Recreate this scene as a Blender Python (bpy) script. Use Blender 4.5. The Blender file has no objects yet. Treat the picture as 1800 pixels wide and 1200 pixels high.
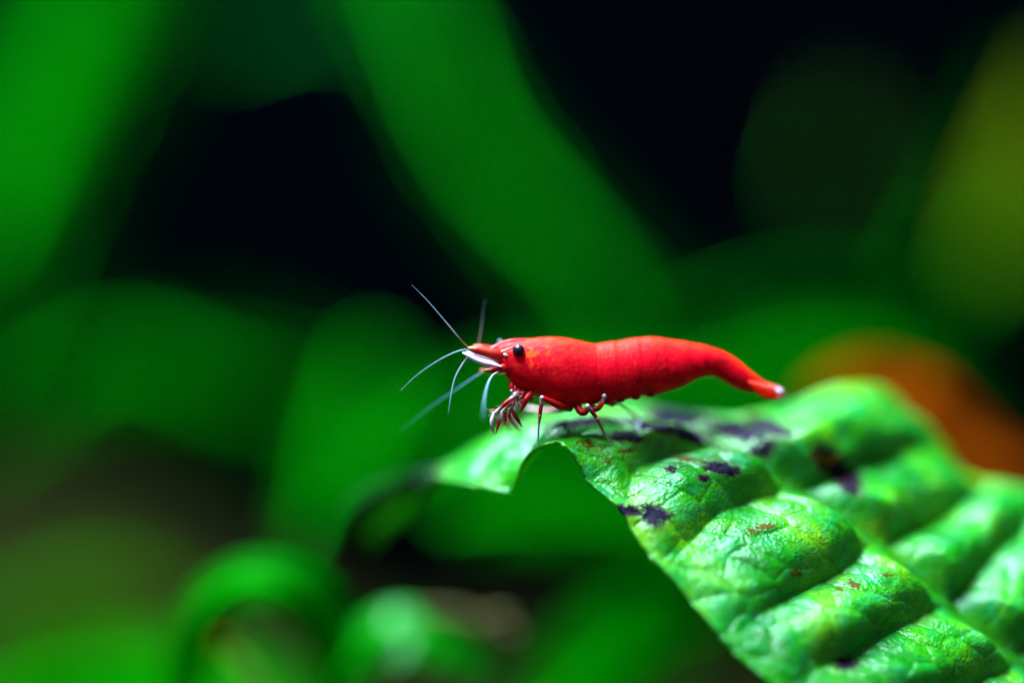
import bpy, math, random
import numpy as np
from mathutils import Vector
from mathutils.bvhtree import BVHTree

random.seed(4); rng = np.random.default_rng(11)
scene = bpy.context.scene
col = scene.collection
MM = 0.001                       # everything below is laid out in millimetres

# ------------------------------------------------------------------ camera
DIST = 200.0                     # camera to the plane of focus, mm
K = 70.0 / 1800.0                # mm per photo pixel in the plane of focus
cam_d = bpy.data.cameras.new('camera')
cam_d.sensor_width = 36; cam_d.lens = 36 * DIST / 70.0
cam_d.clip_start = 0.005; cam_d.clip_end = 20
cam_d.dof.use_dof = True; cam_d.dof.focus_distance = DIST * MM
cam_d.dof.aperture_fstop = 4.4
cam = bpy.data.objects.new('camera', cam_d); col.objects.link(cam)
cam.location = (0, -DIST * MM, 0); cam.rotation_euler = (math.radians(90), 0, 0)
scene.camera = cam

# ------------------------------------------------------------------ light
w = bpy.data.worlds.new('World'); scene.world = w; w.use_nodes = True
bg = w.node_tree.nodes['Background']
bg.inputs[0].default_value = (0.9, 0.95, 1.0, 1); bg.inputs[1].default_value = 0.15
ld = bpy.data.lights.new('aquarium_lamp', 'AREA')
ld.shape = 'RECTANGLE'; ld.size = 0.28; ld.size_y = 0.12
ld.energy = 9.0; ld.color = (0.58, 0.93, 1.0)
lamp = bpy.data.objects.new('aquarium_lamp', ld); col.objects.link(lamp)
lamp.location = (-0.07, 0.03, 0.27)
lamp.rotation_euler = (Vector((0.01, 0.03, -0.01)) - lamp.location).to_track_quat('-Z', 'Y').to_euler()

vs = scene.view_settings
vs.view_transform = 'Standard'; vs.look = 'None'; vs.exposure = 0; vs.gamma = 1
scene.cycles.use_denoising = True
scene.cycles.max_bounces = 8
scene.cycles.sample_clamp_indirect = 4

# ------------------------------------------------------------------ helpers
def P(px, py, y=0.0):
    """photo pixel and distance behind the plane of focus (mm) -> point in mm"""
    s = (DIST + y) / DIST
    return np.array([(px - 900) * K * s, y, (600 - py) * K * s])

def pix(V):
    s = DIST / (DIST + V[..., 1])
    return V[..., 0] * s / K + 900, 600 - V[..., 2] * s / K

def cr(pts, n, ts=None):
    """Catmull-Rom through rows of pts, n samples (or at parameters ts)"""
    pts = np.asarray(pts, float)
    m = len(pts)
    if ts is None: ts = np.linspace(0, m - 1, n)
    ext = np.vstack([2 * pts[0] - pts[1], pts, 2 * pts[-1] - pts[-2]])
    i = np.clip(np.floor(ts).astype(int), 0, m - 2); f = (ts - i)[:, None]
    p0, p1, p2, p3 = ext[i], ext[i + 1], ext[i + 2], ext[i + 3]
    return 0.5 * (2 * p1 + (p2 - p0) * f + (2 * p0 - 5 * p1 + 4 * p2 - p3) * f**2 + (3 * p1 - p0 - 3 * p2 + p3) * f**3)

def lerp_table(xs, ys, x):
    return np.interp(x, xs, ys)

def vnoise(x, y, seed=0):
    """smooth value noise on a unit lattice, -1..1"""
    r = np.random.default_rng(seed).uniform(-1, 1, (256, 256))
    xi = np.floor(x).astype(int); yi = np.floor(y).astype(int)
    fx = x - xi; fy = y - yi
    fx = fx * fx * (3 - 2 * fx); fy = fy * fy * (3 - 2 * fy)
    g = lambda a, b: r[a % 256, b % 256]
    return (g(xi, yi) * (1 - fx) + g(xi + 1, yi) * fx) * (1 - fy) + (g(xi, yi + 1) * (1 - fx) + g(xi + 1, yi + 1) * fx) * fy

def fbm(x, y, o=4, seed=0):
    s = 0; a = 1; t = 0
    for k in range(o):
        s = s + a * vnoise(x * 2**k, y * 2**k, seed + k); t += a; a *= 0.5
    return s / t

def voro(x, y, seed=0):
    """distance to the nearest cell border (small on the borders)"""
    r = np.random.default_rng(seed).uniform(0.12, 0.88, (128, 128, 2))
    xi = np.floor(x).astype(int); yi = np.floor(y).astype(int)
    d1 = np.full(x.shape, 9.0); d2 = np.full(x.shape, 9.0)
    for a in (-1, 0, 1):
        for b in (-1, 0, 1):
            q = r[(xi + a) % 128, (yi + b) % 128]
            d = np.hypot(xi + a + q[..., 0] - x, yi + b + q[..., 1] - y)
            d2 = np.where(d < d1, d1, np.minimum(d2, d)); d1 = np.minimum(d1, d)
    return d2 - d1

OFF = {}
def thing(name, label, cat, base, group=None):
    o = bpy.data.objects.new(name, None); col.objects.link(o)
    o.empty_display_size = 0.003
    o.location = Vector(base) * MM
    o['label'] = label; o['category'] = cat
    if group: o['group'] = group
    OFF[o.name] = np.asarray(base, float)
    return o

def mesh(name, V, F, mat, parent=None, smooth=True, attrs=None, kind=None):
    V = np.asarray(V, float).reshape(-1, 3)
    off = OFF.get(parent.name, np.zeros(3)) if parent else np.zeros(3)
    me = bpy.data.meshes.new(name)
    me.from_pydata(((V - off) * MM).tolist(), [], F.tolist() if hasattr(F, 'tolist') else F)
    me.validate(); me.update()
    if smooth: me.polygons.foreach_set('use_smooth', np.ones(len(me.polygons), bool))
    for an, av in (attrs or {}).items():
        a = me.attributes.new(an, 'FLOAT_COLOR', 'POINT')
        av = np.asarray(av, float).reshape(-1, 3)
        a.data.foreach_set('color', np.hstack([av, np.ones((len(av), 1))]).ravel())
    me.materials.append(mat)
    o = bpy.data.objects.new(name, me); col.objects.link(o)
    if parent: o.parent = parent
    OFF[o.name] = off
    if kind: o['kind'] = kind
    return o

def grid_faces(nu, nv, wrap=False):
    i = np.arange(nu - 1)[:, None]; j = np.arange(nv if wrap else nv - 1)[None, :]
    j2 = (j + 1) % nv
    return np.stack([i * nv + j, i * nv + j2, (i + 1) * nv + j2, (i + 1) * nv + j], -1).reshape(-1, 4)

def tube_data(path, rad, colr=None, seg=10, n=None, flat=1.0):
    path = np.asarray(path, float); m = len(path)
    n = n or max(12, (m - 1) * 8)
    ts = np.linspace(0, m - 1, n)
    C = cr(path, n, ts)
    R = np.interp(ts, np.linspace(0, m - 1, len(rad)), rad)
    T = np.gradient(C, axis=0); T /= np.linalg.norm(T, axis=1)[:, None] + 1e-9
    N = np.cross(T, np.array([0.13, 1, 0.07])); N /= np.linalg.norm(N, axis=1)[:, None] + 1e-9
    B = np.cross(T, N)
    a = np.linspace(0, 2 * np.pi, seg, endpoint=False)
    V = C[:, None] + R[:, None, None] * (np.cos(a)[None, :, None] * N[:, None] + flat * np.sin(a)[None, :, None] * B[:, None])
    V = V.reshape(-1, 3)
    F = grid_faces(n, seg, True).tolist()
    k = len(V); V = np.vstack([V, C[:1] - T[:1] * R[0] * .5, C[-1:] + T[-1:] * R[-1] * .5])
    F += [[(j + 1) % seg, j, k] for j in range(seg)]
    F += [[(n - 1) * seg + j, (n - 1) * seg + (j + 1) % seg, k + 1] for j in range(seg)]
    cc = None
    if colr is not None:
        colr = np.asarray(colr, float); ct = np.linspace(0, m - 1, len(colr))
        c = np.stack([np.interp(ts, ct, colr[:, q]) for q in range(3)], 1)
        cc = np.vstack([np.repeat(c, seg, 0), c[:1], c[-1:]])
    return V, F, cc

def tube(name, path, rad, mat, parent, colr=None, **kw):
    V, F, cc = tube_data(path, rad, colr, **kw)
    return mesh(name, V, F, mat, parent, attrs={'pigment': cc} if cc is not None else None)

def ball(name, c, r, mat, parent, seg=24, sq=(1, 1, 1)):
    th = np.linspace(0.02, np.pi - 0.02, seg // 2 + 1)[:, None]; ph = np.linspace(0, 2 * np.pi, seg, endpoint=False)[None]
    V = np.stack([np.sin(th) * np.cos(ph) * sq[0], np.sin(th) * np.sin(ph) * sq[1], np.cos(th) * sq[2] * np.ones_like(ph)], -1) * r + np.asarray(c)
    F = grid_faces(seg // 2 + 1, seg, True).tolist()
    F += [list(range(seg - 1, -1, -1)), list(range((seg // 2) * seg, (seg // 2 + 1) * seg))]
    return mesh(name, V, F, mat, parent)

# ------------------------------------------------------------------ materials
def nodes(name):
    m = bpy.data.materials.new(name); m.use_nodes = True
    nt = m.node_tree; b = nt.nodes['Principled BSDF']
    return m, nt, b, (lambda t, **kw: mk(nt, t, **kw))
def mk(nt, t, **kw):
    n = nt.nodes.new(t)
    for k, v in kw.items():
        if k.startswith('i_'):
            key = k[2:]; key = int(key) if key.isdigit() else key
            n.inputs[key].default_value = v
        else: setattr(n, k, v)
    return n
def coords(nt):                   # object space in millimetres
    tc = mk(nt, 'ShaderNodeTexCoord'); mp = mk(nt, 'ShaderNodeMapping')
    mp.inputs['Scale'].default_value = (1000, 1000, 1000)
    nt.links.new(tc.outputs['Object'], mp.inputs['Vector'])
    return mp.outputs['Vector']
def noise(nt, vec, scale, detail=4, rough=.55, dist=0):
    n = mk(nt, 'ShaderNodeTexNoise'); n.inputs['Scale'].default_value = scale
    n.inputs['Detail'].default_value = detail; n.inputs['Roughness'].default_value = rough
    n.inputs['Distortion'].default_value = dist
    nt.links.new(vec, n.inputs['Vector']); return n.outputs['Fac']
def ramp(nt, fac, stops):
    r = mk(nt, 'ShaderNodeValToRGB'); e = r.color_ramp.elements
    while len(e) < len(stops): e.new(0.5)
    for el, (p, c) in zip(e, stops):
        el.position = p; el.color = (*c, 1) if len(c) == 3 else c
    nt.links.new(fac, r.inputs[0]); return r.outputs[0]
def mixc(nt, fac, a, b, mode='MIX'):
    m = mk(nt, 'ShaderNodeMix', data_type='RGBA', blend_type=mode)
    for s, v in ((m.inputs[0], fac), (m.inputs[6], a), (m.inputs[7], b)):
        if isinstance(v, (int, float)): s.default_value = v
        elif isinstance(v, tuple): s.default_value = (*v, 1)
        else: nt.links.new(v, s)
    return m.outputs[2]
def mulc(nt, v, k):
    m = mk(nt, 'ShaderNodeMath', operation='MULTIPLY'); nt.links.new(v, m.inputs[0]); m.inputs[1].default_value = k; return m.outputs[0]
def maprange(nt, v, a, b, c=0., d=1.):
    m = mk(nt, 'ShaderNodeMapRange'); nt.links.new(v, m.inputs[0])
    for k, x in zip((1, 2, 3, 4), (a, b, c, d)): m.inputs[k].default_value = x
    return m.outputs[0]
def bump(nt, h, strength, dist, normal=None):
    b = mk(nt, 'ShaderNodeBump'); b.inputs['Strength'].default_value = strength
    b.inputs['Distance'].default_value = dist * MM
    nt.links.new(h, b.inputs['Height'])
    if normal: nt.links.new(normal, b.inputs['Normal'])
    return b.outputs[0]

def leaf_mat(name, c1, c2, rough=.5, spec=.25, trans=.25, tc=None, scale=.12, c3=None):
    """plain plant blade: mottled colour, soft gloss, some light through the blade"""
    m, nt, b, _ = nodes(name)
    v = coords(nt)
    c = ramp(nt, noise(nt, v, scale, 5), [(.36, c1), (.64, c2)])
    if c3: c = mixc(nt, maprange(nt, noise(nt, v, scale * 2.3, 4), .52, .66), c, c3)
    nt.links.new(c, b.inputs['Base Color'])
    b.inputs['Roughness'].default_value = rough; b.inputs['Specular IOR Level'].default_value = spec
    nt.links.new(bump(nt, noise(nt, v, 1.4, 4), .35, .25), b.inputs['Normal'])
    tr = mk(nt, 'ShaderNodeBsdfTranslucent'); tr.inputs[0].default_value = (*(tc or c2), 1)
    mx = mk(nt, 'ShaderNodeMixShader'); mx.inputs[0].default_value = trans
    nt.links.new(b.outputs[0], mx.inputs[1]); nt.links.new(tr.outputs[0], mx.inputs[2])
    nt.links.new(mx.outputs[0], nt.nodes['Material Output'].inputs[0])
    return m

def hero_leaf_mat():
    m, nt, b, _ = nodes('leaf_blade')
    v = coords(nt); L = nt.links.new
    at = mk(nt, 'ShaderNodeAttribute', attribute_name='stain_and_shade'); sp = mk(nt, 'ShaderNodeSeparateColor')
    L(at.outputs['Color'], sp.inputs[0])
    purple, brown, vein = sp.outputs
    n1 = noise(nt, v, .22, 5); n2 = noise(nt, v, 1.6, 5, .65)
    c = ramp(nt, n1, [(.32, (.0003, .16, .001)), (.46, (.0005, .28, .001)), (.56, (.06, .40, .001)), (.68, (.22, .52, .001))])
    c = mixc(nt, maprange(nt, n2, .35, .7, 0, .6), c, (.0003, .12, .001))
    vv = mk(nt, 'ShaderNodeMath', operation='MULTIPLY'); L(vein, vv.inputs[0]); vv.inputs[1].default_value = .8
    c = mixc(nt, vv.outputs[0], c, (.05, .40, .004))
    mint_sheen = maprange(nt, noise(nt, v, .55, 6, .72, .6), .50, .66, 0, .4)
    c = mixc(nt, mint_sheen, c, (.01, .40, .20))  # mint sheen painted into the base colour in noise patches
    # specks of algae
    sn = noise(nt, v, 3.2, 3, .7)
    c = mixc(nt, maprange(nt, sn, .66, .72, 0, .75), c, (.035, .03, .012))
    # purple-black rot, painted shade of the curled tip, yellow-brown flecks; ragged borders
    rag = noise(nt, v, 2.4, 5, .7)
    def patch(src, lo, hi):
        a = mk(nt, 'ShaderNodeMath', operation='MULTIPLY_ADD'); L(rag, a.inputs[0]); a.inputs[1].default_value = 2.6
        L(src, a.inputs[2])
        g = mk(nt, 'ShaderNodeMath', operation='MULTIPLY'); L(maprange(nt, a.outputs[0], lo, hi), g.inputs[0]); L(maprange(nt, src, .08, .35), g.inputs[1])
        return g.outputs[0]
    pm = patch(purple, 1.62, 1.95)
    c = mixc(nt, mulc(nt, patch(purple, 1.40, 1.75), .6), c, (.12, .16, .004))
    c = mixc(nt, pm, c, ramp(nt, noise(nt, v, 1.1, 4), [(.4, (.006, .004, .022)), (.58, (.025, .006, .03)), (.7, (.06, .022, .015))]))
    bm = patch(brown, 1.85, 2.1)
    c = mixc(nt, bm, c, (.11, .065, .001))
    mxm = mk(nt, 'ShaderNodeMath', operation='MAXIMUM'); L(pm, mxm.inputs[0]); L(bm, mxm.inputs[1]); pm = mxm.outputs[0]
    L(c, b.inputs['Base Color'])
    r = maprange(nt, noise(nt, v, .9, 4), .3, .7, .22, .40); ra = mk(nt, 'ShaderNodeMix'); L(pm, ra.inputs[0]); L(r, ra.inputs[2]); ra.inputs[3].default_value = .62; L(ra.outputs[0], b.inputs['Roughness'])
    spn = maprange(nt, pm, 0, 1, .72, .08); L(spn, b.inputs['Specular IOR Level'])
    h1 = noise(nt, v, 1.7, 5, .6)
    vo = mk(nt, 'ShaderNodeTexVoronoi'); vo.inputs['Scale'].default_value = 4.2; L(v, vo.inputs['Vector']); h2 = vo.outputs['Distance']
    nb = bump(nt, h1, .6, .26); nb = bump(nt, h2, .5, .07, nb)
    L(nb, b.inputs['Normal'])
    tr = mk(nt, 'ShaderNodeBsdfTranslucent')
    L(mixc(nt, pm, (.14, .64, .002), (.02, .01, .02)), tr.inputs[0])
    mx = mk(nt, 'ShaderNodeMixShader'); mx.inputs[0].default_value = .34
    L(b.outputs[0], mx.inputs[1]); L(tr.outputs[0], mx.inputs[2])
    L(mx.outputs[0], nt.nodes['Material Output'].inputs[0])
    return m

def shrimp_mat():
    m, nt, b, _ = nodes('shrimp_shell'); L = nt.links.new
    v = coords(nt)
    at = mk(nt, 'ShaderNodeAttribute', attribute_name='pigment'); sp = mk(nt, 'ShaderNodeSeparateColor')
    L(at.outputs['Color'], sp.inputs[0])
    back, head, pale = sp.outputs        # orange top-light tint painted along the back, mottled head, clear tail tip
    c = ramp(nt, noise(nt, v, .55, 4), [(.35, (.60, .0004, .009)), (.65, (.84, .0006, .014))])
    mot = noise(nt, v, 1.25, 5, .6)
    o1 = mk(nt, 'ShaderNodeMath', operation='MULTIPLY'); L(back, o1.inputs[0]); L(maprange(nt, mot, .3, .62, .35, 1.), o1.inputs[1])
    c = mixc(nt, o1.outputs[0], c, (.80, .024, .002))
    o2 = mk(nt, 'ShaderNodeMath', operation='MULTIPLY'); L(head, o2.inputs[0]); L(maprange(nt, noise(nt, v, 1.9, 4, .6), .5, .62), o2.inputs[1])
    c = mixc(nt, o2.outputs[0], c, (.80, .06, .004))
    dots = noise(nt, v, 9, 2)
    c = mixc(nt, maprange(nt, dots, .72, .76, 0, .5), c, (.9, .35, .2))
    bands = noise(nt, v, .9, 3, .6, 1.2)
    c = mixc(nt, maprange(nt, bands, .52, .68, 0, .6), c, (.30, .0004, .006))
    c = mixc(nt, maprange(nt, noise(nt, v, 4.5, 4, .7), .56, .70, 0, .35), c, (.95, .07, .02))
    c = mixc(nt, pale, c, (.55, .38, .55))
    L(c, b.inputs['Base Color'])
    b.inputs['Roughness'].default_value = .45; b.inputs['Specular IOR Level'].default_value = .05
    b.inputs['Subsurface Weight'].default_value = .4
    b.inputs['Subsurface Radius'].default_value = (1., .12, .08); b.inputs['Subsurface Scale'].default_value = .9 * MM
    L(bump(nt, noise(nt, v, 2.2, 5, .65), .45, .16), b.inputs['Normal'])
    return m

def limb_mat(name, alpha=1.0, rough=.3):
    m, nt, b, _ = nodes(name)
    at = mk(nt, 'ShaderNodeAttribute', attribute_name='pigment')
    v = coords(nt)
    c = mixc(nt, maprange(nt, noise(nt, v, 6, 3), .5, .75, 0, .2), at.outputs['Color'], (.62, .2, .2), 'MIX')
    nt.links.new(mixc(nt, .5, at.outputs['Color'], c), b.inputs['Base Color'])
    b.inputs['Roughness'].default_value = rough; b.inputs['Specular IOR Level'].default_value = .16
    b.inputs['Subsurface Weight'].default_value = .2; b.inputs['Subsurface Radius'].default_value = (1, .5, .4)
    b.inputs['Subsurface Scale'].default_value = .2 * MM
    b.inputs['Alpha'].default_value = alpha
    return m

def plain(name, c, rough=.5, spec=.4, sss=0):
    m, nt, b, _ = nodes(name); v = coords(nt)
    cc = mixc(nt, maprange(nt, noise(nt, v, 2, 4), .3, .7), tuple(x * .75 for x in c), c)
    nt.links.new(cc, b.inputs['Base Color'])
    b.inputs['Roughness'].default_value = rough; b.inputs['Specular IOR Level'].default_value = spec
    return m

# ------------------------------------------------------------------ setting: substrate and dark rear wall of the tank
def build_setting():
    nx, ny = 150, 110
    X, Y = np.meshgrid(np.linspace(-260, 260, nx), np.linspace(-40, 300, ny), indexing='ij')
    Z = -66 + 4 * fbm(X / 45, Y / 45, 4, 3) + 1.2 * fbm(X / 6, Y / 6, 3, 9)
    Z += 44 * np.exp(-((X + 62) / 46)**2 - ((Y - 185) / 48)**2)
    Z += 16 * np.clip((Y - 120) / 160, 0, 1)
    m, nt, b, _ = nodes('soil'); v = coords(nt)
    c = ramp(nt, noise(nt, v, .35, 5, .7), [(.3, (.002, .006, .0003)), (.55, (.010, .008, .0004)), (.75, (.005, .022, .0004))])
    nt.links.new(c, b.inputs['Base Color']); b.inputs['Roughness'].default_value = .95; b.inputs['Specular IOR Level'].default_value = .05
    nt.links.new(bump(nt, noise(nt, v, .6, 5, .7), .9, 1.5), b.inputs['Normal'])
    o = mesh('substrate', np.stack([X, Y, Z], -1), grid_faces(nx, ny), m); o['kind'] = 'structure'
    o['label'] = 'dark brown planting soil on the tank floor'
    m2, nt, b, _ = nodes('rear_wall'); v = coords(nt)
    c = ramp(nt, noise(nt, v, .02, 3), [(.35, (.0001, .0002, .0007)), (.7, (.0001, .0006, .0012))])
    nt.links.new(c, b.inputs['Base Color']); b.inputs['Roughness'].default_value = 1; b.inputs['Specular IOR Level'].default_value = 0
    V = [(x, y, z) for x in (-420, 420) for y in (301, 307) for z in (-80, 330)]
    F = [[0, 1, 3, 2], [4, 6, 7, 5], [0, 4, 5, 1], [2, 3, 7, 6], [0, 2, 6, 4], [1, 5, 7, 3]]
    o = mesh('rear_wall', V, F, m2, smooth=False); o['kind'] = 'structure'
build_setting()

# ------------------------------------------------------------------ the leaf the shrimp stands on
def build_hero():
    #  w: (front margin px,py,depth), (midrib), (rear margin)
    T = {
        7:   ((1800, 1600, -6), (2090, 1420, 4), (2210, 1130, 16)),
        6:   ((1650, 1470, -7), (1945, 1290, 4), (2060, 1010, 16)),
        5:   ((1510, 1345, -7), (1800, 1168, 4), (1930, 905, 17)),
        4:   ((1400, 1245, -7), (1675, 1064, 4), (1810, 862, 18)),
        3:   ((1290, 1140, -6), (1552, 963, 4.5), (1705, 838, 18)),
        2:   ((1180, 1012, -4), (1400, 860, 5), (1618, 735, 18)),
        1.5: ((1125, 950, -3), (1325, 812, 5.5), (1535, 671, 18)),
        1:   ((1097, 898, -2), (1250, 777, 6), (1440, 695, 16)),
        .5:  ((1045, 850, -.8), (1185, 760, 6.5), (1370, 730, 15)),
        0:   ((992, 784, 0), (1120, 748, 6), (1290, 735, 13)),
        -.5: ((948, 786, .3), (1062, 738, 6.6), (1225, 725, 13)),
        -1:  ((918, 812, 2), (1005, 738, 7.4), (1160, 716, 13.5)),
        -1.5:((893, 861, 4), (960, 744, 8), (1095, 713, 14)),
        -2:  ((850, 853, 5.6), (918, 752, 8.7), (1035, 720, 14)),
        -2.5:((818, 847, 7), (878, 768, 9.5), (975, 730, 14)),
        -3:  ((790, 842, 8.5), (838, 790, 10.5), (912, 748, 14)),
        -3.5:((766, 838, 10.5), (798, 812, 12), (850, 782, 15)),
        -4:  ((742, 852, 15), (752, 834, 15), (780, 818, 17)),
        -5:  ((722, 912, 26), (695, 868, 22.5), (690, 846, 20.5)),
        -6:  ((662, 968, 27), (632, 915, 25), (618, 892, 22.5)),
        -7:  ((606, 1012, 28), (592, 985, 27), (584, 972, 25.5)),
    }
    ws = sorted(T, reverse=True); m = len(ws)
    rows = [np.array([P(*T[k][q]) for k in ws]) for q in range(3)]
    NU, NV = 640, 340
    ts = np.linspace(0, m - 1, 4000)
    mid = cr(rows[1], 0, ts); arc = np.concatenate([[0], np.cumsum(np.linalg.norm(np.diff(mid, axis=0), axis=1))])
    tu = np.interp(np.linspace(0, arc[-1], NU), arc, ts)
    Wp = np.interp(tu, np.arange(m), ws)                       # vein coordinate
    A, M, B = (cr(r, 0, tu) for r in rows)
    v = np.linspace(-1, 1, NV); a = np.abs(v)
    bodyness = np.clip((Wp + 3.5) / 2.5, 0, 1)                   # 0 in the curled tip
    E = np.where(v[None, :, None] < 0, A[:, None], B[:, None])
    V = M[:, None] * (1 - a)[None, :, None] + E * a[None, :, None]
    n = np.cross(np.gradient(V, axis=1), np.gradient(V, axis=0)); n /= np.linalg.norm(n, axis=-1, keepdims=True) + 1e-9
    s = np.sign(n[200, 90] @ np.array([0, -1, 1.])); n *= s
    # blur normals along u so that the wavy margin does not fold the blade
    for _ in range(60):
        n[1:-1] = (n[:-2] + 2 * n[1:-1] + n[2:]) / 4
    n /= np.linalg.norm(n, axis=-1, keepdims=True) + 1e-9
    Um = np.linspace(0, arc[-1], NU)[:, None] * np.ones((1, NV)); wl = np.linalg.norm(A - M, axis=1); wr = np.linalg.norm(B - M, axis=1)
    Vm = np.where(v[None] < 0, -wl[:, None], wr[:, None]) * a[None]
    side = np.where(v < 0, 0., 37.)[None]
    # quilted panels between the lateral veins; veins fork into a marginal loop
    wob = .22 * fbm(Um / 8 + side, Vm / 7, 3, 5)
    ww = Wp[:, None] + wob - .30 * a[None]**2 * np.where(v < 0, 0.0, 1)[None] + .18 * np.sin(a * 3.0)[None] * np.where(v < 0, 1, -.3)[None]
    fr = ww - np.floor(ww)
    vd = np.minimum(fr, 1 - fr)                                 # 0 on a lateral vein
    # asymmetric cushion: steep rise on the base side of each vein
    cush = np.where(fr < .62, np.sin(np.clip(fr / .62, 0, 1) * np.pi / 2)**.95, np.cos(np.clip((fr - .62) / .38, 0, 1) * np.pi / 2)**.9)
    env = np.clip(a / .10, 0, 1)[None] * np.clip((.95 - a) / .38, 0, 1)[None]**.8
    amp = np.where(v < 0, 1.55, 2.1)[None] * (1 + .35 * fbm(Um / 9 + side, Vm / 9, 2, 77))
    H = amp * cush * env * bodyness[:, None] * np.where(v[None] > 0, np.clip((Wp[:, None] - .9) / .8, .22, 1), np.clip((Wp[:, None] + .2) / .6, .5, 1))
    # secondary vein net
    cell = voro(Um / 3.3 + .4 * fbm(Um / 4, Vm / 4, 2, 2) + side, Vm / 2.6 + .4 * fbm(Um / 4, Vm / 4, 2, 7), 3)
    net = np.exp(-(cell / .045)**2)
    H += .10 * np.minimum(cell, .5) / .5 * np.clip(a / .12, 0, 1)[None] - .07 * net
    H += .22 * fbm(Um / 4.6, Vm / 3.6, 3, 21) + .03 * fbm(Um / .7, Vm / .7, 3, 31)
    # rippled margin
    H += .35 * np.clip((a[None] - .72) / .28, 0, 1)**2 * fbm(Um / 3.0 + side, Vm * 0 + 3.3, 2, 12)
    mr = np.exp(-(Vm / .55)**2)
    H += np.where(v > 0, .8, 0)[None] * np.clip(a / .3, 0, 1)[None] * fbm(Um / 7, Vm / 7, 2, 91) * np.clip((Wp[:, None] - .5), 0, 1)
    H += .10 * mr - .35 * np.exp(-(Vm / 1.3)**2)
    V = V + n * H[..., None]
    # stains, and painted underside shade on the curled tip, placed where the photograph has them
    X, Y = pix(V)
    def el(cx, cy, rx, ry, ang=0):
        t = math.radians(ang); dx = X - cx; dy = Y - cy
        p = (dx * math.cos(t) + dy * math.sin(t)) / rx; q = (-dx * math.sin(t) + dy * math.cos(t)) / ry
        return np.clip(1.3 - np.sqrt(p * p + q * q) * .62, 0, 1)
    pur = np.zeros_like(X)
    for e in ((1462, 815, 30, 16, 40), (1488, 842, 24, 15, 35), (1340, 790, 18, 11), (1300, 757, 52, 14, 8), (1352, 748, 34, 10, 20),
              (1190, 730, 46, 12, 6), (1165, 752, 80, 7, 10), (1225, 772, 46, 6, 16), (1150, 905, 22, 15, 15), (1108, 897, 22, 7, 10),
              (1268, 822, 26, 9, 12), (1100, 766, 22, 8, 5), (1020, 742, 60, 6, -6), (1488, 1165, 15, 9), (1180, 824, 8, 5), (1236, 840, 8, 5), (700, 858, 60, 10, -22), (640, 892, 40, 12, -40), (735, 942, 42, 20, 10), (610, 985, 40, 30, -50), (600, 1000, 40, 25), (680, 960, 60, 12, -20)):
        pur = np.maximum(pur, el(*e))
    pur = np.maximum(pur, np.clip((-3.85 - Wp) / .35, 0, 1)[:, None] * np.where(v > -.25, .95, np.where(v < -.7, .85, .25))[None])  # shade of the curled tip's underside, painted near black
    bro = np.zeros_like(X)
    for e in ((1500, 1027, 16, 8, 20), (1475, 1036, 9, 4, 10), (1345, 925, 20, 6, -8), (1322, 932, 14, 5), (1034, 782, 10, 8, 40), (1020, 776, 8, 3),
              (1068, 812, 5, 4), (1612, 925, 8, 14, -20), (1450, 806, 22, 10), (1205, 806, 24, 5, 10), (1400, 1008, 10, 6), (1560, 1010, 12, 5), (1100, 792, 14, 4)):
        bro = np.maximum(bro, el(*e) * .92)
    veinm = np.clip(mr * .9 + .55 * np.exp(-(vd / .018)**2) * (a[None] < .8) * np.clip(a / .08, 0, 1)[None] * bodyness[:, None] + .28 * net, 0, 1)
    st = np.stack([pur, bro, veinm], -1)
    root = thing('plant_leaf', 'large glossy green leaf with blistered surface and dark blotches under the red shrimp', 'leaf', P(1945, 1290, 4))
    F = grid_faces(NU, NV)
    if s < 0: F = F[:, ::-1]
    o = mesh('blade', V, F, hero_leaf_mat(), root, attrs={'stain_and_shade': st})
    sd = o.modifiers.new('thickness', 'SOLIDIFY'); sd.thickness = .28 * MM; sd.offset = -1
    # raised midrib, its own piece
    ic = NV // 2
    idx = np.arange(4, NU - 60, 6)
    path = V[idx, ic] - n[idx, ic] * .16
    rr = np.linspace(.42, .1, 20)
    mt = leaf_mat('leaf_midrib', (.001, .20, .001), (.03, .30, .001), .5, .4, .2, scale=.5)
    tube('midrib', path, rr, mt, root, n=len(idx) * 2, flat=.55)
    bv = BVHTree.FromPolygons([tuple(p) for p in V.reshape(-1, 3)], F.tolist())
    return bv
hero_bvh = build_hero()
def on_leaf(px, py, fallback):
    o = Vector((0, -DIST, 0)); d = (Vector(P(px, py, 0)) - o).normalized()
    h = hero_bvh.ray_cast(o, d)
    return np.array(h[0]) if h[0] is not None else P(px, py, fallback)

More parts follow.
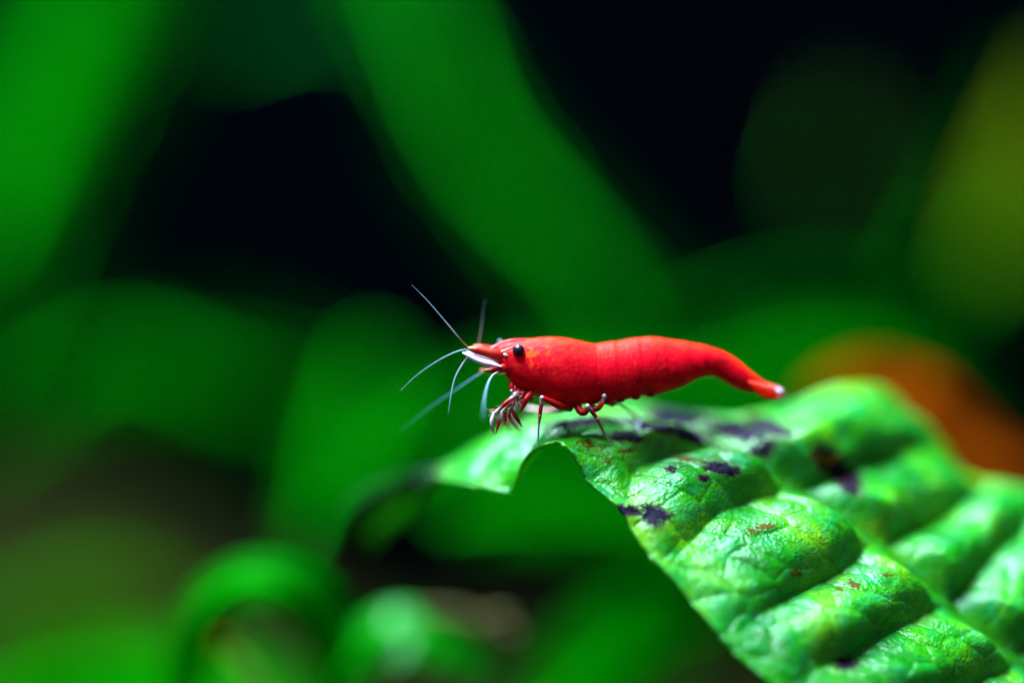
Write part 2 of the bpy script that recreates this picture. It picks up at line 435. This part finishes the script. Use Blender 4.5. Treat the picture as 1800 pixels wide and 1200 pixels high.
# ------------------------------------------------------------------ the shrimp
def build_shrimp():
    yc = lambda px: 1.55 + .12 * (px - 912) * K
    root = thing('shrimp', 'small bright red shrimp with black eye walking over the large green leaf', 'shrimp', P(1010, 760, 1.5))
    shell = shrimp_mat()
    #      top            bottom        half width mm
    S = [((865, 611), (865, 614), .10), ((872, 607), (872, 624), .42), ((880, 603), (879, 646), .80), ((892, 600), (888, 660), 1.12),
         ((905, 598), (900, 675), 1.35), ((925, 595.5), (920, 687), 1.55), ((950, 593), (945, 699), 1.72), ((973, 592), (968, 708), 1.82),
         ((1000, 595), (992, 716), 1.85), ((1022, 600), (1016, 713), 1.78), ((1042, 604), (1040, 708), 1.66), ((1060, 602), (1062, 708), 1.66),
         ((1085, 599), (1085, 706), 1.68), ((1110, 595), (1107, 702), 1.66), ((1140, 592), (1140, 695), 1.6), ((1165, 594.5), (1165, 690), 1.5),
         ((1190, 598), (1190, 683), 1.36), ((1215, 602), (1210, 674), 1.2), ((1236, 606), (1225, 666), 1.06), ((1256, 612), (1239, 662), .92),
         ((1275, 619), (1252, 661), .8), ((1292, 629), (1266, 667), .74), ((1308, 642), (1286, 678), .68), ((1324, 655), (1305, 686), .58),
         ((1340, 667), (1326, 688), .40), ((1356, 675), (1346, 690), .26), ((1366, 683), (1364, 687), .10)]
    m = len(S); n = 230; seg = 64
    ts = np.linspace(0, m - 1, n)
    top = cr([P(*a, yc(a[0])) for a, b, h in S], 0, ts); bot = cr([P(*b, yc(b[0])) for a, b, h in S], 0, ts)
    hw = cr([[h] for a, b, h in S], 0, ts)[:, 0]
    px = pix((top + bot) / 2)[0]
    # tergite steps: each plate a little larger at its rear border
    edges = [1041, 1078, 1120, 1166, 1208, 1236, 1262, 1300, 1378]
    step = np.zeros(n)
    for a, b in zip(edges[:-1], edges[1:]):
        t = (px - a) / (b - a); k = (t >= 0) & (t < 1)
        step[k] = -.013 + .026 * t[k]**1.6
    t = np.clip((px - 930) / 110, 0, 1); step += np.where(px < 1041, .005 * t**2, 0)
    ang = np.linspace(0, 2 * np.pi, seg, endpoint=False)
    C = (top + bot) / 2; D = (top - bot) / 2
    # egg section: narrow ridge on top, deep sides, flatter belly
    ca, sa = np.cos(ang), np.sin(ang)
    prof = np.sign(sa) * np.abs(sa)**.86
    widen = 1 + .14 * (-ca) - .10 * np.clip(ca, 0, 1)**3
    side = np.array([-.12, 1, 0]) / np.hypot(.12, 1); side = np.array([.12, 1, 0]) / np.hypot(.12, 1)
    side = np.cross(np.array([0, 0, 1.]), np.array([1, .12, 0])); side /= np.linalg.norm(side)
    sc = 1 + step
    V = C[:, None] + (D * sc[:, None])[:, None] * ca[None, :, None] + (hw * sc)[:, None, None] * (prof * widen)[None, :, None] * side
    # lower borders of the side plates hang as soft scallops under the tail
    xx, yy = pix(V)
    back = np.clip((ca[None] - .42) / .5, 0, 1) * np.ones((n, 1)) * np.clip((px - 900) / 60, 0, 1)[:, None]
    hd = np.clip((1000 - xx) / 70, 0, 1) * np.clip((ca[None] + .35) / .5, 0, 1)
    pale = np.clip((px - 1352) / 16, 0, 1)[:, None] * np.ones((1, seg))
    pg = np.stack([back, hd, pale], -1)
    F = grid_faces(n, seg, True).tolist(); F += [list(range(seg - 1, -1, -1)), [(n - 1) * seg + j for j in range(seg)]]
    mesh('body', V, F, shell, root, attrs={'pigment': pg.reshape(-1, 3)})

    RED = (.50, .002, .006); DRED = (.24, .001, .005); WH = (.60, .46, .52); PINK = (.48, .22, .24); CLR = (.30, .22, .24); BLUE = (.36, .50, .70); ORG = (.55, .16, .03)
    limb = limb_mat('shrimp_limb'); fine = limb_mat('shrimp_feeler', rough=.4)
    clear = limb_mat('shrimp_clear_limb', alpha=.8, rough=.25)
    # eyes
    em, nt, b, _ = nodes('shrimp_eye'); v = coords(nt)
    nt.links.new(ramp(nt, noise(nt, v, 3, 3), [(.3, (.004, .001, .006)), (.7, (.018, .004, .02))]), b.inputs['Base Color'])
    b.inputs['Roughness'].default_value = .38; b.inputs['Specular IOR Level'].default_value = .35
    stalk_c = [RED, RED, ORG]
    for e, s0, rad in (((911.5, 616, .26), (909, 619, 1.2), .43), ((880, 604, 2.9), (893, 612, 2.0), .34)):
        ey = ball('eye', P(*e), rad, em, root, 32)
        tube('eye_stalk', [P(*s0), P((e[0] + s0[0]) / 2, (e[1] + s0[1]) / 2 + 1, (e[2] + s0[2]) / 2), P(e[0], e[1] + 1, e[2] + .12)], [.3, .28, .30], limb, ey, stalk_c)
    # brow ridge and cheek spine beside the eye
    tube('brow_ridge', [P(874, 621, .9), P(884, 617, .5), P(894, 613, .3), P(904, 609.5, .25)], [.04, .06, .06, .03], limb, root, [WH, WH, PINK, RED])
    tube('cheek_spine', [P(884, 620, .55), P(889, 624, .42), P(895, 626, .45)], [.05, .13, .05], limb, root, [PINK, (.45, .42, .5), PINK])
    # beak with fine teeth
    tube('beak', [P(863, 612, 1.5), P(880, 604, 1.5), P(900, 599, 1.5), P(926, 595.5, 1.5)], [.06, .13, .15, .06], limb, root, [WH, RED, RED, RED], n=40)
    # stalks of the first feelers (near and far)
    for y, dx, dy in ((.75, 0, 0), (2.4, 9, -3)):
        tube('feeler_stalk', [P(896 + dx, 632 + dy, y + .5), P(876 + dx, 624 + dy, y + .1), P(856 + dx, 619 + dy, y), P(838 + dx, 615 + dy, y), P(823 + dx, 612 + dy, y)],
             [.55, .42, .32, .27, .13], limb, root, [RED, RED, (.55, .03, .012), RED, ORG])
    for q in range(7):
        x0 = 832 + q * 6.5
        tube('spine', [P(x0 + 2, 615.5 + q * .55, .75), P(x0 - 2, 612.5 + q * .55 - (q > 3), .7)], [.13, .015], limb, root, [RED, ORG], n=6, seg=6)
    # second feeler bases
    for y, dx in ((.6, 0), (2.5, -8)):
        tube('feeler_base', [P(898 + dx, 644, y + .5), P(880 + dx, 648, y), P(866 + dx, 651, y), P(852 + dx, 651, y)], [.5, .34, .22, .12], limb, root, [RED, RED, DRED, ORG])
    # feeler scales: flat lilac blades
    for y, dx, dy in ((.15, 0, 0), (2.7, 8, -4)):
        ptsT = [(882, 643), (866, 635), (850, 630.5), (836, 626), (824, 619), (813, 618)]
        ptsB = [(882, 645), (866, 644.5), (850, 642), (836, 636.5), (823, 629), (813, 621)]
        Tt = cr([P(a + dx, c + dy, y + .22 * (i - 2)**2 * .1) for i, (a, c) in enumerate(ptsT)], 40); Bb = cr([P(a + dx, c + dy, y - .12) for a, c in ptsB], 40)
        q = np.linspace(0, 1, 9)[None, :, None]
        Vs = Tt[:, None] * (1 - q) + Bb[:, None] * q; Vs[..., 1] -= .12 * np.sin(np.pi * q[..., 0])
        back_ = Vs + np.array([0, .09, 0])
        full = np.concatenate([Vs, back_[:, ::-1]], 1)
        Fs = grid_faces(40, 18, True).tolist() + [list(range(17, -1, -1)), [39 * 18 + j for j in range(18)]]
        cc = np.zeros((40, 18, 3)); cc[:] = (.62, .38, .62); cc[:, 6:12] = (.68, .48, .72); cc[:5] = (.60, .25, .40); cc[-6:] = (.40, .52, .80)
        mesh('feeler_scale', full, Fs, fine, root, attrs={'pigment': cc.reshape(-1, 3)})
    # whips
    W_ = [
        ([(824, 612, .75), (810, 598, .7), (796, 581, .6), (775, 556, .5), (750, 527, .4), (724, 501, .3)], [.10, .085, .08, .06, .045, .025], [ORG, (.30, .12, .03), (.55, .5, .6), BLUE, BLUE, (.22, .35, .42)]),
        ([(824, 613, .8), (800, 619, .8), (768, 635, .9), (733, 659, 1.0), (703, 687, 1.2)], [.09, .075, .06, .045, .025], [(.45, .40, .45), BLUE, BLUE, (.25, .45, .5), (.3, .5, .45)]),
        ([(826, 622, .6), (811, 643, .3), (800, 664, 0), (793, 693, -.4), (788, 728, -1.0)], [.09, .09, .08, .06, .03], [PINK, (.5, .5, .72), BLUE, (.25, .45, .65), (.1, .3, .35)]),
        ([(853, 651, 2.0), (828, 667, 2.4), (792, 691, 3.0), (747, 723, 3.8), (705, 757, 5.0)], [.10, .085, .07, .055, .03], [WH, (.2, .45, .6), (.12, .38, .45), (.08, .33, .3), (.06, .28, .2)]),
        ([(880, 651, .5), (865, 661, -.6), (856, 680, -1.8), (851, 706, -3.2), (849, 738, -5)], [.11, .11, .10, .08, .04], [WH, (.45, .5, .75), (.25, .42, .65), (.12, .33, .5), (.06, .25, .3)]),
        ([(841, 610, 2.6), (843, 595, 2.7), (847, 570, 2.9), (852, 528, 3.2)], [.10, .06, .04, .01], [RED, PINK, (.18, .3, .32), (.08, .18, .2)]),
    ]
    for pts, r, c in W_:
        tube('feeler', [P(*p) for p in pts], [q * .66 for q in r[:-1]] + [.008], fine, root, [tuple(x * .5 for x in k) for k in c], seg=8, n=70)

    # clawed front legs
    def leg(name, pts, r, c, mat=limb, knobs=(), n=None):
        r = [q * (.76 if name == 'front_leg' else .76) for q in r]
        o = tube(name, [p if isinstance(p, np.ndarray) else P(*p) for p in pts], r, mat, root, c, n=n)
        for k, kr in knobs: ball('joint', P(*k), kr * .68, joint, o, 14, (1, 1, 1.15))
        return o
    joint = plain('shrimp_joint', (.60, .42, .52), .25, .6)
    def claw(pts, r, c, fingers, knobs=()):
        o = leg('front_leg', pts, r, c, knobs=knobs)
        for fp, fr_, fc in fingers: tube('finger', [P(*q) for q in fp], fr_, limb, o, fc)
        return o
    claw([(926, 690, .9), (908, 692, .4), (899, 700, .1), (886, 711, -.1), (872, 724, -.2)], [.36, .27, .20, .21, .15], [RED, DRED, WH, RED, DRED, WH],
         [([(869, 725, -.2), (865, 738, -.3), (865, 750, -.3), (869, 763, -.2)], [.12, .15, .11, .02], [WH, (.62, .5, .58), PINK, WH]),
          ([(877, 726, -.1), (877, 740, -.15), (874, 752, -.2), (871, 763, -.15)], [.11, .13, .09, .02], [WH, DRED, RED, WH])], knobs=(((899, 687, .1), .15), ((871, 725, -.25), .19)))
    claw([(928, 694, 1.1), (914, 695, .7), (904, 703, .5), (893, 712, .4), (884, 722, .4)], [.34, .26, .18, .18, .12], [RED, DRED, PINK, RED, WH],
         [([(883, 722, .4), (881, 736, .4), (882, 750, .4)], [.10, .12, .02], [WH, PINK, WH]), ([(888, 724, .5), (888, 738, .5), (885, 750, .5)], [.10, .12, .02], [RED, DRED, WH])])
    claw([(930, 694, 1.1), (914, 699, .8), (905, 706, .6), (899, 717, .6)], [.34, .26, .20, .14], [RED, DRED, RED, WH],
         [([(898, 716, .6), (905, 729, .6), (911, 739, .6), (918, 750, .7)], [.12, .15, .13, .03], [PINK, RED, DRED, PINK]),
          ([(897, 717, .7), (895, 731, .8), (901, 743, .8), (909, 753, .9)], [.11, .13, .11, .02], [PINK, RED, WH, WH])], knobs=(((912, 699, .45), .13),))
    claw([(934, 690, .7), (926, 700, .35), (921, 711, .3), (915, 724, .3)], [.36, .28, .22, .06], [RED, RED, DRED, DRED], [])
    claw([(936, 700, 2.4), (920, 704, 2.7), (907, 716, 3.0), (898, 732, 3.2)], [.3, .24, .18, .13], [RED, DRED, WH, PINK],
         [([(898, 732, 3.2), (904, 746, 3.2), (916, 757, 3.3)], [.14, .2, .05], [PINK, (.6, .45, .5), WH]), ([(896, 733, 3.3), (892, 746, 3.3), (900, 759, 3.4)], [.12, .14, .03], [PINK, RED, WH])])
    # bristles on the claws and mouth
    Vb, Fb, Cb = [], [], []
    for q in range(70):
        x0 = rng.uniform(864, 925); y0 = 690 + (925 - x0) * .55 + rng.uniform(-6, 14); d0 = rng.uniform(-.2, 1.4)
        aa = rng.uniform(1.2, 2.9); ln = rng.uniform(5, 12)
        v_, f_, c_ = tube_data([P(x0, y0, d0), P(x0 + math.cos(aa) * ln * .5, y0 + math.sin(aa) * ln * .5, d0 - .05), P(x0 + math.cos(aa + .3) * ln, y0 + math.sin(aa + .3) * ln, d0 - .1)], [.022, .018, .006], [RED, PINK, PINK], seg=5, n=6)
        k0 = sum(len(z) for z in Vb); Vb.append(v_); Fb += [[z + k0 for z in f] for f in f_]; Cb.append(c_)
    mesh('bristles', np.vstack(Vb), Fb, limb, root, attrs={'pigment': np.vstack(Cb)}, kind='stuff')
    # mouth parts
    for i in range(3):
        tube('mouth_part', [P(900 + i * 7, 674 + i * 5, .9), P(899 + i * 6, 682 + i * 4, .7), P(901 + i * 6, 690 + i * 3, .7)], [.24, .2, .08], limb, root, [RED, RED, PINK])
    # walking legs, near side
    f1 = on_leaf(945, 786, .2); f2 = on_leaf(1074, 783, 2)
    leg('walking_leg', [(1003, 716, 1.2), (985, 713, .6), (968, 706, .2), (953, 699, 0)], [.42, .36, .30, .24], [DRED, RED, RED, RED])
    leg('walking_leg', [(952, 699, 0), (951, 714, 0), (949, 730, 0), (947, 748, .05), (946, 768, .15), f1], [.19, .18, .17, .10, .09, .05],
        [PINK, DRED, DRED, CLR, CLR, (.4, .55, .75)], knobs=(((952.5, 699, -.05), .22), ((949, 730, -.02), .17)), n=60)
    leg('walking_leg', [(1012, 708, 1.2), (1020, 722, .6), (1028, 724, .3), (1033, 716, .2)], [.38, .36, .32, .26], [RED, DRED, DRED, RED])
    p2 = P(1049, 735, .5); q2 = p2 * .45 + f2 * .55
    leg('walking_leg', [(1033, 715, .1), (1041, 724, .3), p2, q2, f2], [.22, .19, .18, .13, .05],
        [PINK, DRED, (.4, .05, .02), CLR, (.4, .52, .7)], knobs=(((1033, 714, .05), .24), ((1049, 735, .45), .17)), n=60)
    leg('walking_leg', [(1036, 706, 1.3), (1044, 718, 1.0), (1052, 717, .9), (1058, 709, .9), (1062, 697, 1.0)], [.3, .28, .25, .22, .18], [RED, DRED, DRED, RED, PINK], knobs=(((1062, 696, .85), .25),))
    # far side
    f4 = on_leaf(1122, 756, 7)
    leg('walking_leg', [(1066, 704, 2.0), (1075, 711, 2.6), (1084, 708, 3.0)], [.3, .25, .2], [RED, DRED, PINK], knobs=(((1084, 708, 2.9), .18),))
    leg('walking_leg', [(1084, 708, 3.0), (1099, 718, 3.8), (1114, 728, 4.6), (1121, 737, 5.6), f4], [.13, .12, .12, .2, .08], [PINK, (.35, .1, .1), (.4, .2, .25), (.45, .42, .6), (.4, .4, .6)], n=40)
    leg('walking_leg', [(1000, 716, 2.6), (975, 722, 4.0), (950, 722, 5.0), (928, 718, 5.6)], [.36, .3, .26, .2], [DRED, (.5, .2, .2), PINK, (.6, .4, .42)])
    f5 = on_leaf(925, 758, 12)
    leg('walking_leg', [(928, 718, 5.6), (922, 734, 6.6), P(915, 752, 8.0), f5], [.18, .14, .1, .05], [PINK, CLR, CLR, CLR])
    # swimmer paddles tucked under the tail
    for x0, y0 in ((1050, 706), (1072, 707), (1096, 703), (1122, 699), (1148, 694)):
        for dy in (.6, 2.4):
            yb = yc(x0) - 1.4 + dy
            tube('swimming_leg', [P(x0, y0 - 10, yb), P(x0 - 4, y0 - 2, yb), P(x0 - 11, y0 + 1.5, yb)], [.3, .28, .10], limb, root, [RED, DRED, DRED], flat=.5)
    # tail fan: two blades each side of the tail spike
    for sgn in (-1, 1):
        for k, (ln, sp, dn) in enumerate(((1.0, .9, 0), (.94, 1.5, 3))):
            a0 = np.array([1300, 664.0]); a1 = np.array([1378 - 5 * k, 688 + dn])
            nn = 36; qq = np.linspace(0, 1, nn)
            cx = a0[0] + (a1[0] - a0[0]) * qq; cy = a0[1] + (a1[1] - a0[1]) * qq**.86 + 5 * np.sin(np.pi * qq)
            half = np.interp(qq, [0, .15, .5, .85, .96, 1], [4, 8, 12.5, 11.5, 8, 4])
            ydep = np.array([yc(c) for c in cx]) + sgn * sp * np.sin(qq * np.pi / 2)
            q = np.linspace(-1, 1, 11)
            Vs = np.array([[P(cx[i] + 3 * b * (half[i] / 10), cy[i] + b * half[i] * .92, ydep[i] + sgn * .12 * (1 - b * b)) for b in q] for i in range(nn)])
            bk = Vs + np.array([0, .07, 0]); full = np.concatenate([Vs, bk[:, ::-1]], 1)
            Fs = grid_faces(nn, 22, True).tolist() + [list(range(21, -1, -1)), [(nn - 1) * 22 + j for j in range(22)]]
            pl = .95 * np.clip((qq - .84) / .1, 0, 1)[:, None] * np.ones((1, 22))
            ed = np.abs(np.concatenate([q, q[::-1]]))[None]**6 * .2 * np.clip((qq - .45) / .3, 0, 1)[:, None]
            pg = np.stack([np.full_like(pl, .8), np.full_like(pl, .3), np.clip(np.maximum(pl, ed), 0, 1)], -1)
            mesh('tail_blade', full, Fs, shell, root, attrs={'pigment': pg.reshape(-1, 3)})
build_shrimp()

# ------------------------------------------------------------------ plants further back
def bg_leaf(name, label, spine, half, mat, roll=0, fold=.15, stem=None, group=None, wave=.06, seed=1, stem_mat=None, droop=0, cat='leaf', thin=1.0):
    """blade along spine [(px,py,depth)], half widths in photo pixels, roll turns the blade about its spine (deg)"""
    nu, nv = 70, 31
    pts = [P(*s) for s in spine]
    C = cr(pts, nu); T = np.gradient(C, axis=0); T /= np.linalg.norm(T, axis=1)[:, None]
    view = np.array([0, 1., 0])
    Sd = np.cross(view, T); Sd /= np.linalg.norm(Sd, axis=1)[:, None]
    up = np.cross(T, Sd)
    r = np.radians(np.interp(np.linspace(0, 1, nu), np.linspace(0, 1, len(np.atleast_1d(roll))), np.atleast_1d(roll)))[:, None]
    S2 = Sd * np.cos(r) + up * np.sin(r); N2 = np.cross(T, S2)
    depth = np.array([s[2] for s in spine]).mean()
    half = np.asarray(half, float) * thin
    hw = np.interp(np.linspace(0, 1, nu), np.linspace(0, 1, len(half)), half)
    hw = np.convolve(np.pad(hw, 4, mode='edge'), np.ones(9) / 9, 'valid') * K * (DIST + depth) / DIST
    q = np.linspace(-1, 1, nv)
    V = C[:, None] + S2[:, None] * (hw[:, None] * q[None])[..., None]
    bumpy = fold * hw[:, None] * np.abs(q)[None]**1.3
    bumpy = bumpy - droop * hw[:, None] * q[None]**2
    uu = np.linspace(0, nu / 6, nu)[:, None]
    bumpy = bumpy + wave * hw[:, None] * (vnoise(uu + seed * 7.3, q[None] * 1.5 + 0 * uu, seed) * 1.5 + .5 * np.abs(np.sin(uu * 1.7 + np.abs(q)[None] * 1.2)))
    V = V + N2[:, None] * bumpy[..., None]
    root = thing(name, label, cat, C[0], group)
    o = mesh('blade', V, grid_faces(nu, nv), mat, root)
    sd = o.modifiers.new('thickness', 'SOLIDIFY'); sd.thickness = .35 * MM; sd.offset = 0
    sm = stem_mat or rib_mat
    tube('midrib', V[::5, nv // 2], np.linspace(.7, .2, 8), sm, root, n=50)
    if stem: tube('stalk', [C[2]] + [P(*s) for s in stem], [.8, 1.0, 1.2], sm, root)
    return root

g_mid = leaf_mat('back_leaf_green', (.0001, .022, .0002), (.0005, .11, .0002), .7, 0, .3, (.0005, .22, .0005), scale=.06)
g_soft = leaf_mat('back_leaf_soft_green', (.0001, .015, .0002), (.0003, .095, .0002), .7, 0, .25, (.0003, .08, .0003), scale=.045)
g_glow = leaf_mat('back_leaf_clear_green', (.0001, .02, .0002), (.0003, .12, .0002), .7, 0, .3, (.0003, .10, .0003), scale=.045)
g_arch = leaf_mat('back_leaf_fresh_green', (.0002, .10, .0003), (.0004, .17, .0004), .6, .02, .3, (.0005, .35, .0005))
g_deep = leaf_mat('back_leaf_deep_green', (.0002, .045, .0003), (.0005, .075, .0005), .7, 0, .3, (.0005, .24, .0005))
g_glos = leaf_mat('back_leaf_glossy', (.0002, .14, .001), (.0005, .20, .002), .35, .25, .3, (.0005, .4, .002))
g_oliv = leaf_mat('back_leaf_olive', (.14, .15, .0005), (.22, .21, .001), .7, 0, .3, (.2, .22, .001))
g_yel = leaf_mat('back_leaf_mossy', (.008, .020, .0004), (.022, .028, .0006), .7, 0, .25, (.05, .15, .001))
g_org = leaf_mat('back_leaf_orange', (.19, .022, .0005), (.28, .045, .001), .7, 0, .35, (.5, .1, .001))
g_brn = leaf_mat('back_leaf_brown', (.022, .003, .003), (.035, .005, .005), .7, 0, .15, (.1, .05, .02))
g_tan = leaf_mat('back_leaf_tan', (.07, .045, .015), (.11, .08, .03), .6, .05, .2, (.2, .15, .08))
rib_mat = leaf_mat('back_rib', (.001, .22, .001), (.004, .30, .001), .6, 0, .1)

B = 'background_leaf'
bg_leaf(B, 'broad upright green leaf standing tall above the dim rounded leaf', [(-40, 430, 150), (10, 320, 160), (70, 160, 172), (140, 0, 186), (190, -160, 200)], [20, 70, 100, 120, 60], g_soft, roll=[25, 15, 0], seed=2, thin=0.55, wave=.2)
bg_leaf(B, 'long slanting green leaf descending behind the shrimp’s back', [(690, -120, 165), (755, 60, 160), (820, 225, 152), (915, 345, 146), (1010, 440, 140), (1075, 540, 135), (1110, 660, 130)], [3, 7, 48, 26, 50, 34, 18], g_glow, roll=[50, 30, -25, -5, -30, -10, 0], seed=3, thin=0.46, wave=.2)
bg_leaf(B, 'olive yellow rounded leaf in front of the dark wall', [(1730, 470, 170), (1770, 410, 180), (1815, 320, 192), (1860, 220, 205), (1880, 130, 215)], [15, 65, 90, 70, 15], g_oliv, roll=15, seed=4, thin=0.5, wave=.15)
bg_leaf(B, 'faint brown leaf far back against the black wall', [(1450, 330, 250), (1465, 290, 255), (1480, 240, 260), (1490, 190, 265)], [10, 34, 34, 10], g_brn, roll=0, seed=5, thin=0.5)
bg_leaf(B, 'arched green leaf behind the shrimp’s tail', [(1180, 740, 112), (1270, 680, 114), (1400, 640, 118), (1540, 645, 120), (1650, 720, 122), (1730, 830, 124)], [40, 65, 75, 65, 65, 40], g_mid, roll=[-35, -30, -25], seed=6, thin=0.75, wave=.18)
bg_leaf(B, 'orange brown decaying leaf behind the blistered leaf', [(1430, 700, 52), (1520, 672, 52), (1610, 710, 52), (1690, 790, 52), (1790, 890, 52), (1870, 980, 52)], [20, 46, 62, 72, 66, 30], g_org, roll=[-25, -15, -10], seed=7, stem_mat=g_org, wave=.15)
bg_leaf(B, 'dim rounded green leaf far behind the feelers', [(70, 700, 150), (150, 640, 150), (240, 620, 150), (350, 660, 150), (500, 700, 150)], [14, 44, 64, 34, 14], g_mid, roll=-30, seed=8, thin=0.5, wave=.15)
bg_leaf(B, 'broad green leaf hanging behind the curled leaf tip', [(660, 640, 150), (630, 720, 140), (600, 800, 128), (575, 890, 112), (560, 950, 98)], [20, 60, 90, 90, 24], g_mid, roll=[-20, 5, 35], seed=9, thin=0.55, wave=.2)
bg_leaf(B, 'wide green leaf behind the shrimp’s claws', [(660, 830, 130), (740, 780, 130), (820, 730, 130), (920, 700, 130), (1050, 690, 130), (1180, 710, 130)], [30, 70, 90, 80, 60, 30], g_mid, roll=[-10, -30, -15], seed=10, thin=0.7, wave=.2)
bg_leaf(B, 'large shaded green leaf below the blistered leaf', [(790, 900, 88), (880, 890, 86), (1010, 890, 84), (1150, 910, 84), (1280, 960, 86)], [30, 56, 70, 70, 50], g_mid, roll=-10, seed=11, wave=.15)
bg_leaf(B, 'dark green leaf rising beneath the lower margin of the blistered leaf', [(920, 1350, 70), (990, 1260, 72), (1080, 1170, 76), (1180, 1100, 80), (1300, 1060, 84)], [60, 90, 100, 90, 50], g_mid, roll=-5, seed=12, thin=1.0, wave=.15)
bg_leaf(B, 'bright green leaf curled over into an arch above brown soil', [(320, 1230, 32), (335, 1130, 31), (375, 1055, 30), (450, 1020, 29), (535, 1050, 30), (590, 1130, 32), (600, 1230, 34)], [30, 38, 44, 48, 50, 50, 40], g_arch, roll=[-10, -30, -10], seed=13)
bg_leaf(B, 'small green leaf with a pale shiny spot beside the brown twig', [(600, 1210, 32), (640, 1140, 31), (700, 1110, 30), (780, 1130, 31), (860, 1190, 33)], [30, 55, 65, 55, 30], g_glos, roll=-45, seed=14)
bg_leaf(B, 'mossy olive leaf low over the soil', [(-60, 1160, 130), (40, 1080, 130), (130, 1030, 130), (230, 1030, 130), (330, 1080, 130)], [30, 60, 60, 50, 20], g_yel, roll=-35, seed=15)
bg_leaf(B, 'green leaf spreading low under the bright arched leaf', [(-60, 1260, 80), (80, 1200, 80), (240, 1190, 80), (420, 1220, 80), (560, 1280, 80)], [60, 80, 90, 80, 60], g_mid, roll=-40, seed=16)

# added dark-coloured blades to soften blurred leaf edges, and a bluish leaf
g_shade = leaf_mat('back_leaf_painted_shade', (.0001, .003, .0002), (.0002, .010, .0003), .7, 0, .2, (.0002, .01, .0003), scale=.04)  # shade put into the colour of the added blades
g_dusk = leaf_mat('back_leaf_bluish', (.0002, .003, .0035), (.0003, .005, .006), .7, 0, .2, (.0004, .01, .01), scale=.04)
bg_leaf(B, 'added leaf coloured dim as soft falloff behind the long slanting leaf', [(640, -140, 240), (740, 60, 238), (830, 240, 235), (930, 380, 230), (1040, 500, 225), (1160, 640, 220)], [20, 50, 90, 90, 90, 60], g_shade, roll=-20, seed=21, wave=.2)
bg_leaf(B, 'added leaf coloured dim as soft falloff behind the broad upright leaf', [(-60, 640, 225), (30, 430, 230), (120, 220, 235), (210, 20, 240), (260, -150, 245)], [30, 90, 130, 120, 40], g_shade, roll=10, seed=22, wave=.2)
bg_leaf(B, 'added leaf coloured dim as soft falloff spreading behind the dim rounded leaf', [(-60, 780, 215), (80, 700, 215), (260, 660, 215), (450, 680, 215), (640, 720, 215)], [50, 90, 110, 100, 60], g_shade, roll=-15, seed=23, wave=.2)
bg_leaf(B, 'added leaf coloured dim as soft falloff behind the arched leaf', [(1200, 620, 200), (1340, 560, 205), (1500, 550, 210), (1650, 590, 215), (1780, 680, 220)], [30, 70, 80, 70, 30], g_shade, roll=-15, seed=24, wave=.2)
bg_leaf(B, 'added leaf coloured dim as soft falloff behind the olive yellow leaf', [(1640, 520, 240), (1690, 430, 242), (1740, 330, 245), (1790, 220, 248), (1810, 120, 250)], [20, 60, 80, 60, 20], g_shade, roll=0, seed=25, wave=.2)
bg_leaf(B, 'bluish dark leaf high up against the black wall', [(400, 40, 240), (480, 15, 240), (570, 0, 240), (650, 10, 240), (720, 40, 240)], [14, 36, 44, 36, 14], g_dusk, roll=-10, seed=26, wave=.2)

tw = thing('twig', 'grey brown twig lying across the low leaves', 'twig', P(760, 1085, 32))
tube('stem', [P(740, 1078, 32), P(800, 1082, 32), P(850, 1100, 32), P(905, 1118, 32)], [.5, .6, .6, .7], g_tan, tw)
tube('side_shoot', [P(850, 1100, 32), P(870, 1088, 31), P(895, 1084, 30)], [.7, .6, .4], g_tan, tw)
ys = thing('young_shoot', 'pale yellow green shoot standing inside the curled arch', 'shoot', P(450, 1240, 32))
tube('stem', [P(460, 1250, 32), P(430, 1190, 32), P(400, 1150, 32)], [1.1, 1.0, .6], leaf_mat('shoot', (.08, .40, .01), (.16, .5, .02), .5, .3, .2), ys)
tube('tip_leaf', [P(402, 1152, 32), P(390, 1135, 32), P(384, 1118, 32)], [.6, 1.1, .2], g_oliv, ys, flat=.4)
